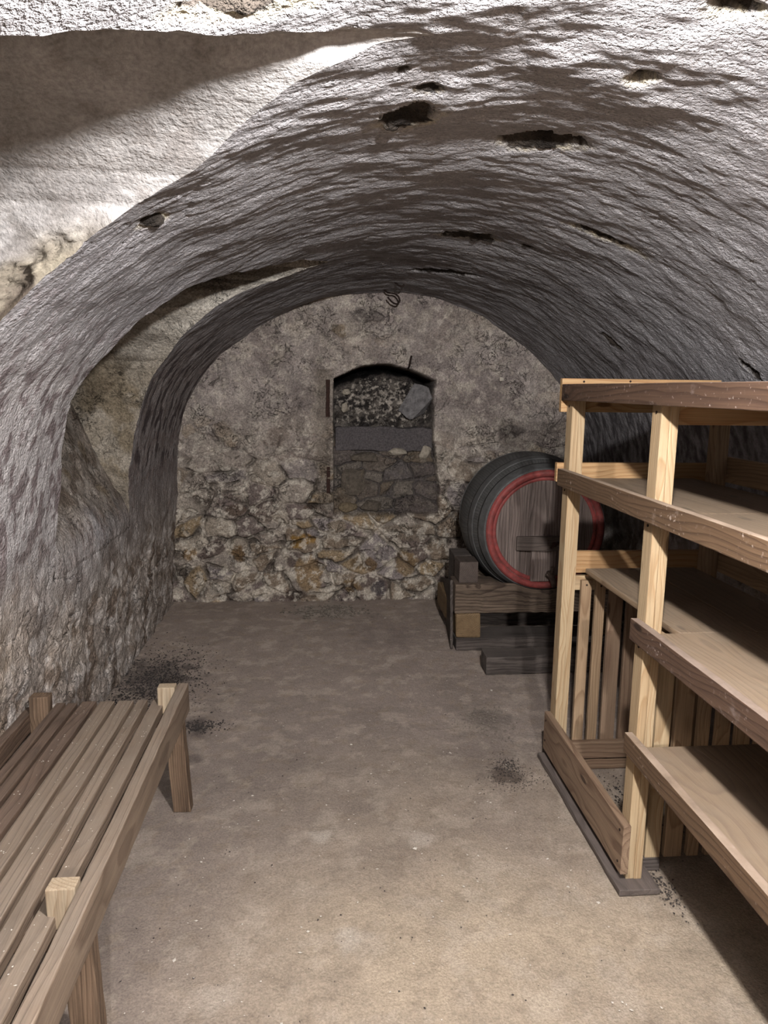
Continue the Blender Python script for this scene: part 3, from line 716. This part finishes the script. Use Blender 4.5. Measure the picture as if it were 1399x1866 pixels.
lathe('staves', [(Y0c + .045, crad(0) - .028), (Y0c + .012, crad(0) - .028), (Y0c + .010, crad(0) - .006)] + body[1:] + inner, M['stave'], cask, 144, 6)
lathe('chime', [(Y0c + .05, crad(0) - .031), (Y0c, crad(0) - .031), (Y0c - .001, crad(0) - .004), (Y0c + .003, crad(0)), (Y0c + .012, crad(0.02) + .0005)], M['red'], cask, 120)['label'] = 'red painted front rim'
for (t0, t1) in ((.03, .13), (.22, .31), (.69, .78), (.87, .97)):
    ts = [t0 + (t1 - t0) * i / 6 for i in range(7)]
    pts = [(Y0c + (Y1c - Y0c) * t0, crad(t0) + .0002)] + [(Y0c + (Y1c - Y0c) * t, crad(t) + .003) for t in ts] + [(Y0c + (Y1c - Y0c) * t1, crad(t1) + .0002)]
    lathe('hoop', pts, M['hoop'], cask, 120)
RH = crad(0) - .0305
def head_boards(yf, th, edges, mat):
    for a, b in zip(edges[:-1], edges[1:]):
        a += .0008; b -= .0008
        xs = np.linspace(a, b, 7)
        top = [(x, math.sqrt(max(RH * RH - x * x, 1e-6))) for x in xs]
        ring = top + [(x, -z) for x, z in reversed(top)]
        n = len(ring)
        V = [(x, 0, z) for x, z in ring] + [(x, th, z) for x, z in ring]
        Fc = [tuple(range(n))] + [tuple(reversed(range(n, 2 * n)))] + [(i, i + n, (i + 1) % n + n, (i + 1) % n) for i in range(n)]
        me = bpy.data.meshes.new('head_board'); me.from_pydata(V, [], Fc); me.update()
        bm = bmesh.new(); bm.from_mesh(me); bmesh.ops.recalc_face_normals(bm, faces=bm.faces); bm.to_mesh(me); bm.free()
        add_gc(me, 'z')
        mesh_obj('head_board', me, mat, cask, Vector((CXc, yf, CZc)) - cask.location)
head_boards(Y0c + .028, .022, [-RH + .001, -.215, -.10, .015, .125, .22, RH - .001], M['head'])
head_boards(Y1c - .05, .022, [-RH + .001, 0, RH - .001], M['head'])
lathe('head_ring', [(Y0c + .0275, RH - .003), (Y0c + .022, RH - .005), (Y0c + .022, RH - .024), (Y0c + .0275, RH - .027)], M['red'], cask, 120)['label'] = 'thin red painted ring inside the rim'
def cb(name, x0, x1, y0, y1, z0, z1, mat, axis, **kw): return board(name, x0, x1, y0, y1, z0, z1, M[mat], axis, cask, **kw)
cb('door', 1.225, 1.375, 4.028, 4.047, .425, .70, 'head', 'z', bev=.004)
o = cb('crossbar', 1.128, 1.478, 3.985, 4.026, .618, .703, 'chock', 'x', bev=.004)
for v in o.data.vertices:          # ends chamfered towards the head
    if abs(v.co.x) > .13 and v.co.y < 0: v.co.y += .028 * min(1., (abs(v.co.x) - .13) / .04)
def tube(name, pts, rad, mat, parent, n=10, cap=True):
    pts = [Vector(p) for p in pts]; V = []; Fc = []
    rads = rad if isinstance(rad, (list, tuple)) else [rad] * len(pts)
    prev = None
    for i, p in enumerate(pts):
        t = (pts[min(i + 1, len(pts) - 1)] - pts[max(i - 1, 0)]).normalized()
        if prev is None:
            u = t.orthogonal().normalized()
        else:
            u = (prev - t * prev.dot(t)).normalized()
        prev = u; w = t.cross(u)
        for j in range(n):
            a = 2 * math.pi * j / n
            V.append(p + (u * math.cos(a) + w * math.sin(a)) * rads[i])
    for i in range(len(pts) - 1):
        for j in range(n):
            a, b = i * n + j, i * n + (j + 1) % n
            Fc.append((a, b, b + n, a + n))
    if cap:
        Fc.append(tuple(reversed(range(n)))); Fc.append(tuple(range((len(pts) - 1) * n, len(pts) * n)))
    pl = parent.location if parent is not None else Vector((0, 0, 0))
    me = bpy.data.meshes.new(name); me.from_pydata([tuple(v - pl) for v in V], [], Fc); me.update()
    for p in me.polygons: p.use_smooth = len(p.vertices) == 4
    return mesh_obj(name, me, mat, parent)
tx, tz = 1.335, .475
tap = tube('tap', [(tx, 4.03, tz), (tx, 3.99, tz - .003), (tx, 3.965, tz - .008), (tx + .004, 3.95, tz - .03), (tx + .008, 3.945, tz - .062)], [.017, .018, .019, .017, .014], M['tapwood'], cask, 14)
for nm, pts, rd in (('tap_key', [(tx, 3.972, tz + .006), (tx + .002, 3.972, tz + .052)], [.010, .012]), ('tap_lever', [(tx - .006, 3.97, tz - .01), (tx - .026, 3.968, tz + .004), (tx - .034, 3.968, tz + .014)], [.008, .008, .009])):
    q = tube(nm, pts, rd, M['tapwood'], None, 10); q.parent = tap; q.location = -cask.location
# bolt with twisted wing nut on the bar
bolt = tube('bolt', [(1.345, 3.984, .66), (1.345, 3.968, .66)], [.016, .012], M['rust'], cask, 12)
q = tube('wing_nut', [(1.318, 3.972, .644), (1.335, 3.966, .655), (1.352, 3.966, .668), (1.368, 3.972, .672)], [.006, .009, .009, .005], M['rust'], None, 8); q.parent = bolt; q.location = -cask.location

# cradle of old beams
cradle = thing('cask_cradle', 'stacked frame of old dark timber beams carrying the black cask', 'stand', (1.30, 4.4, 0))
def kb(name, x0, x1, y0, y1, z0, z1, mat, axis, **kw): return board(name, x0, x1, y0, y1, z0, z1, M[mat], axis, cradle, **kw)
def saddle(o):
    """hollow worn into the top where the cask lies"""
    w = cradle.location + o.location
    for v in o.data.vertices:
        x, z = w.x + v.co.x - CXc, w.z + v.co.z - CZc
        y = w.y + v.co.y
        t = min(1, max(0, (y - Y0c) / (Y1c - Y0c)))
        rr = crad(t) + .010
        if z < 0 and math.hypot(x, z) < rr and abs(x) < rr:
            v.co.z -= max(0., (z - (-math.sqrt(rr * rr - x * x))))
for (x0, y0, y1) in ((.775, 4.032, 4.215), (.95, 4.545, 4.72)):
    saddle(kb('beam', x0, 1.80, y0, y1, .232, .415, 'beam', 'x', bev=.008, rough=.006))
kb('bearer', .786, .936, 4.034, 4.74, .079, .231, 'beam_end', 'y', bev=.014, rough=.005, label='squared bearer with lighter sawn end')
kb('bearer', 1.645, 1.79, 4.034, 4.74, .079, .231, 'beam_end', 'y', bev=.014, rough=.005)
kb('sill', .788, 1.80, 4.022, 4.235, .002, .078, 'beam_grey', 'x', bev=.006, rough=.006)
kb('sill', .80, 1.80, 4.50, 4.73, .002, .078, 'beam_grey', 'x', bev=.006, rough=.006)
# tapering cheek board along the left end
V = []
P8 = [(.774, 4.045, .004), (.758, 4.045, .004), (.862, 5.02, .004), (.878, 5.02, .004), (.772, 4.10, .42), (.756, 4.10, .42), (.850, 5.02, .19), (.866, 5.02, .19)]
bm = bmesh.new(); vs = [bm.verts.new(Vector(p) - cradle.location) for p in P8]
for f in ((0, 1, 2, 3), (4, 7, 6, 5), (0, 4, 5, 1), (1, 5, 6, 2), (2, 6, 7, 3), (3, 7, 4, 0)): bm.faces.new([vs[i] for i in f])
bmesh.ops.recalc_face_normals(bm, faces=bm.faces)
bmesh.ops.bevel(bm, geom=list(bm.edges), offset=.003, segments=2, affect='EDGES')
me = bpy.data.meshes.new('cheek_board'); bm.to_mesh(me); bm.free(); add_gc(me, 'y')
mesh_obj('cheek_board', me, M['beam_grey'], cradle)['label'] = 'grey tapering side board'

o = board('wooden_block', .80, .914, 4.05, 4.205, .4165, .543, M['chock'], 'y', bev=.004, rough=.002)
tag(o, 'small squared dark block wedged beside the cask, on the front beam', 'block')
o = board('timber_offcut', .815, .925, 4.30, 4.50, .2335, .525, M['beam_grey'], 'x', bev=.006, rough=.004)
tag(o, 'grey upright timber offcut between the cask and the side board', 'timber')
o = board('timber_beam', .886, 1.62, 3.655, 3.79, .002, .103, M['beam_grey'], 'x', bev=.008, rough=.006)
tag(o, 'loose dark squared beam on the floor before the cask stand', 'beam')

# ------------------------------------------------------------------ stones in the niche
def stone(name, c, dims, mat, seed, n=26, sub=2):
    rg = np.random.default_rng(seed)
    bm = bmesh.new()
    for _ in range(n):
        v = _n(rg.normal(size=3)); v = np.sign(v) * np.abs(v) ** .75
        v = v * np.array(dims) / 2 * rg.uniform(.85, 1.05)
        bm.verts.new(v)
    r = bmesh.ops.convex_hull(bm, input=bm.verts)
    bmesh.ops.delete(bm, geom=[v for v in bm.verts if not v.link_faces], context='VERTS')
    bmesh.ops.bevel(bm, geom=list(bm.edges), offset=min(dims) * .05, segments=1, affect='EDGES')
    bmesh.ops.triangulate(bm, faces=bm.faces)
    bmesh.ops.subdivide_edges(bm, edges=bm.edges, cuts=1, use_grid_fill=True)
    co = np.array([v.co[:] for v in bm.verts])
    dn = fbm(co[:, 0] * 40 + seed, co[:, 1] * 40, co[:, 2] * 40, 3)
    for v, q in zip(bm.verts, dn): v.co += v.co.normalized() * float(q) * min(dims) * .05
    me = bpy.data.meshes.new(name); bm.to_mesh(me); bm.free()
    return mesh_obj(name, me, mat, None, c)
tag(stone('boulder', (.678, 5.205, 1.452), (.30, .13, .29), M['stone_grey'], 3, 11), 'large angular grey stone at the upper right inside the wall niche', 'stone')
tag(stone('stone', (.535, 5.175, 1.093), (.16, .08, .062), M['stone_pale'], 5), 'flat whitish stone lying under the dark slab in the wall niche', 'stone')
tag(stone('stone', (.735, 5.18, 1.095), (.11, .09, .125), M['stone_pale'], 9), 'whitish lump in the right corner of the wall niche', 'stone')
tag(stone('stone', (.30, 5.19, 1.05), (.24, .09, .085), M['stone_brown'], 12), 'long flat brown stone in the wall niche, under the slab\'s middle', 'stone')
tag(stone('stone', (.21, 5.18, .87), (.23, .09, .22), M['stone_brown'], 14, 30), 'large roundish brown stone at the left of the wall niche', 'stone')
tag(stone('stone', (.175, 5.165, .685), (.165, .09, .08), M['stone_tan'], 15, 34), 'tan squared stone at the foot of the wall niche, left', 'stone')
tag(stone('stone', (.345, 5.17, .70), (.17, .09, .10), M['stone_pale'], 17, 34), 'pale squared stone at the foot of the wall niche, next to the tan one', 'stone').data.materials[0] = M['stone_brown']
tag(stone('stone', (.155, 5.24, 1.41), (.06, .05, .08), M['stone_pale'], 19), 'small pale triangular stone above the slab, left in the niche', 'stone')
tag(stone('stone', (.165, 5.24, 1.52), (.06, .05, .05), M['stone_pale'], 21), 'small pale lump high at the left in the niche', 'stone')
o = board('stone_slab', .085, .79, 5.165, 5.30, 1.10, 1.268, M['lintel'], 'x', bev=.012, rough=.012)
tag(o, 'dark grey horizontal slab across the middle of the wall niche', 'stone')

tag(stone('plaster_fleck', (1.262, 5.068, 1.622), (.034, .024, .038), M['crumb_pale'], 33), 'tiny white fleck stuck to the end wall right of the niche', 'fleck')

# iron straps let into the left margin of the niche
o = board('hinge_strap', .018, .046, YB - .012, YB + .03, 1.345, 1.605, M['rust'], 'z', bev=.003, rough=.004)
tag(o, 'long upright rust-brown strap at the upper left edge of the niche', 'strap')
o = board('hinge_strap', .022, .048, YB - .012, YB + .03, .80, .99, M['rust'], 'z', bev=.003, rough=.004)
tag(o, 'short upright rust-brown strap at the lower left edge of the niche', 'strap')
tag(tube('iron_nail', [(.600, 5.13, 1.69), (.603, 5.085, 1.705), (.614, 5.06, 1.775)], .0065, M['iron'], None, 8), 'bent iron nail sticking out above the niche', 'nail')

# wire hooks in the vault
def bez(p, n=24):
    p = [np.array(q, float) for q in p]; out = []
    for i in range(len(p) - 1):
        a, b, c, e = p[max(i - 1, 0)], p[i], p[i + 1], p[min(i + 2, len(p) - 1)]
        for t in np.linspace(0, 1, 6, endpoint=False):
            out.append(.5 * (2 * b + (c - a) * t + (2 * a - 5 * b + 4 * c - e) * t * t + (-a + 3 * b - 3 * c + e) * t ** 3))
    return out + [p[-1]]
def inpl(x, y, Y):
    dv = R @ np.array([(x - CX) / F, -(y - CY) / F, 1.]); t = Y / dv[1]
    return tuple(np.array([0, 0, CAMZ]) + t * dv)
h1 = [inpl(694, 491, 4.62), inpl(708, 498, 4.66), inpl(724, 503, 4.70), inpl(733, 508, 4.72), inpl(736, 516, 4.72), inpl(733, 522, 4.72), inpl(726, 520, 4.71), inpl(718, 513, 4.70), inpl(715, 508, 4.69)]
tag(tube('iron_hook', bez(h1), .0052, M['iron'], None, 8), 'curled rusty iron hook hanging from the vault, farther from the end wall', 'hook')
h2 = [inpl(696, 524, 5.02), inpl(706, 533, 4.98), inpl(718, 535, 4.96), inpl(725, 540, 4.95), inpl(728, 548, 4.95), inpl(723, 554, 4.95), inpl(715, 551, 4.94), inpl(709, 545, 4.93), inpl(706, 541, 4.93)]
tag(tube('iron_hook', bez(h2), .0058, M['iron'], None, 8), 'curled rusty iron hook seen against the end wall', 'hook')

# ------------------------------------------------------------------ loose debris
def crumbs(name, pts, sizes, mat, seed, flat=.6):
    rg = np.random.default_rng(seed)
    base = np.array([(1, 0, 0), (-1, 0, 0), (0, 1, 0), (0, -1, 0), (0, 0, 1), (0, 0, -1)], float)
    fcs = [(0, 2, 4), (2, 1, 4), (1, 3, 4), (3, 0, 4), (2, 0, 5), (1, 2, 5), (3, 1, 5), (0, 3, 5)]
    V = []; Fc = []
    for p, s in zip(pts, sizes):
        b = base * rg.uniform(.5, 1.3, (6, 1)) * s * .5
        b[:, 2] *= flat; b[:, 0] *= rg.uniform(.7, 1.8)
        a = rg.uniform(0, 6.28); c, q = math.cos(a), math.sin(a)
        b = np.stack([b[:, 0] * c - b[:, 1] * q, b[:, 0] * q + b[:, 1] * c, b[:, 2]], 1)
        o0 = len(V); V += [tuple(p + v) for v in b]; Fc += [tuple(i + o0 for i in f) for f in fcs]
    me = bpy.data.meshes.new(name); me.from_pydata(V, [], Fc); me.update()
    return mesh_obj(name, me, mat)
def blob(n, c, r, z=.003):
    p = RNG.normal(size=(n, 2)) * np.array(r) * .5 + np.array(c)
    return np.c_[p, np.full(n, z)]
tag(crumbs('dirt_heap', blob(2600, (-.90, 3.62), (.26, .5)), RNG.uniform(.003, .012, 2600), M['crumb_dark'], 1), 'black dirt crumbs swept along the left wall behind the bench', 'dirt', kind='stuff')
tag(crumbs('plaster_grit', blob(1300, (-.88, 3.55), (.36, .6)), RNG.uniform(.003, .008, 1300), M['crumb_mid'], 2), 'pale grit strewn through the dirt by the left wall', 'grit', kind='stuff')
tag(crumbs('dirt_patch', blob(320, (-.57, 3.13), (.12, .06)), RNG.uniform(.003, .011, 320), M['crumb_dark'], 3), 'small black dirt patch just behind the end of the bench', 'dirt', kind='stuff')
tag(crumbs('soot_crumbs', np.r_[blob(420, (.757, 2.69), (.07, .085)), blob(260, (.76, 2.57), (.15, .07))], RNG.uniform(.0015, .0062, 680), M['crumb_dark'], 4), 'dark soot crumbs on the floor beside the rack\'s sole plank', 'dirt', kind='stuff')
tag(crumbs('gravel', np.r_[blob(420, (.76, 3.10), (.13, .2))], RNG.uniform(.003, .011, 420), M['crumb_mid'], 5), 'loose grey gravel on the floor in front of the loose beam', 'gravel', kind='stuff')
tag(crumbs('rubble_heap', np.r_[blob(220, (.03, 4.83), (.28, .16))], RNG.uniform(.008, .035, 220), M['crumb_mid'], 6), 'low spread of grey rubble on the floor near the end wall', 'rubble', kind='stuff')
n = 420
pp = np.c_[RNG.uniform(-.5, .9, n), RNG.uniform(1.2, 4.9, n), np.full(n, .0015)]
tag(crumbs('plaster_flakes', pp, RNG.uniform(.003, .0085, n) * (1 + 1.2 * (RNG.uniform(size=n) > .95)), M['crumb_pale'], 7, .4), 'tiny white plaster flakes scattered over the floor', 'flakes', kind='stuff')
n = 300
pp = np.c_[RNG.uniform(-.55, .9, n), RNG.uniform(1.2, 4.6, n), np.full(n, .001)]
tag(crumbs('dark_specks', pp, RNG.uniform(.002, .007, n), M['crumb_dark'], 8, .4), 'tiny dark specks scattered over the floor', 'dirt', kind='stuff')
n = 240
sl = np.array([(-.808, -.756), (-.743, -.690), (-.676, -.640), (-.622, -.577), (-.872, -.82)])
ii = RNG.integers(0, 5, n); fx = RNG.uniform(.12, .88, n)
pp = np.c_[sl[ii, 0] + (sl[ii, 1] - sl[ii, 0]) * fx, RNG.uniform(1.05, 2.48, n), np.full(n, .4232)]
tag(crumbs('plaster_crumbs', pp, RNG.uniform(.0015, .0048, n), M['crumb_pale'], 9, .6), 'pale plaster crumbs fallen on the bench slats', 'crumbs', kind='stuff')
tag(crumbs('bark_litter', np.r_[blob(260, (1.17, 2.42), (.10, .2), .003)], RNG.uniform(.002, .010, 260), M['crumb_dark'], 10), 'dark litter on the floor inside the rack\'s low box', 'dirt', kind='stuff')
tag(crumbs('foot_litter', np.r_[blob(200, (1.07, 1.93), (.035, .12), .003)], RNG.uniform(.002, .008, 200), M['crumb_dark'], 11), 'dark litter by the near end of the sole plank', 'dirt', kind='stuff')

# ------------------------------------------------------------------ light
def lamp(name, loc, power, rad, col):
    l = bpy.data.lights.new(name, 'POINT'); l.energy = power; l.shadow_soft_size = rad; l.color = col
    o = bpy.data.objects.new(name, l); COL.objects.link(o); o.location = loc; return o
lamp('cellar_lamp', (.30, .62, 2.09), 216, .035, (1., .985, .975))
lamp('cellar_lamp', (.30, -1.55, 2.09), 305, .035, (1., .985, .975))
w = bpy.data.worlds.new('world'); scene.world = w; w.use_nodes = True
w.node_tree.nodes['Background'].inputs[0].default_value = (.9, .92, 1., 1); w.node_tree.nodes['Background'].inputs[1].default_value = .01

scene.view_settings.view_transform = 'Standard'
scene.view_settings.look = 'None'
scene.view_settings.gamma = 1.
scene.view_settings.use_curve_mapping = False
scene.view_settings.exposure = .38
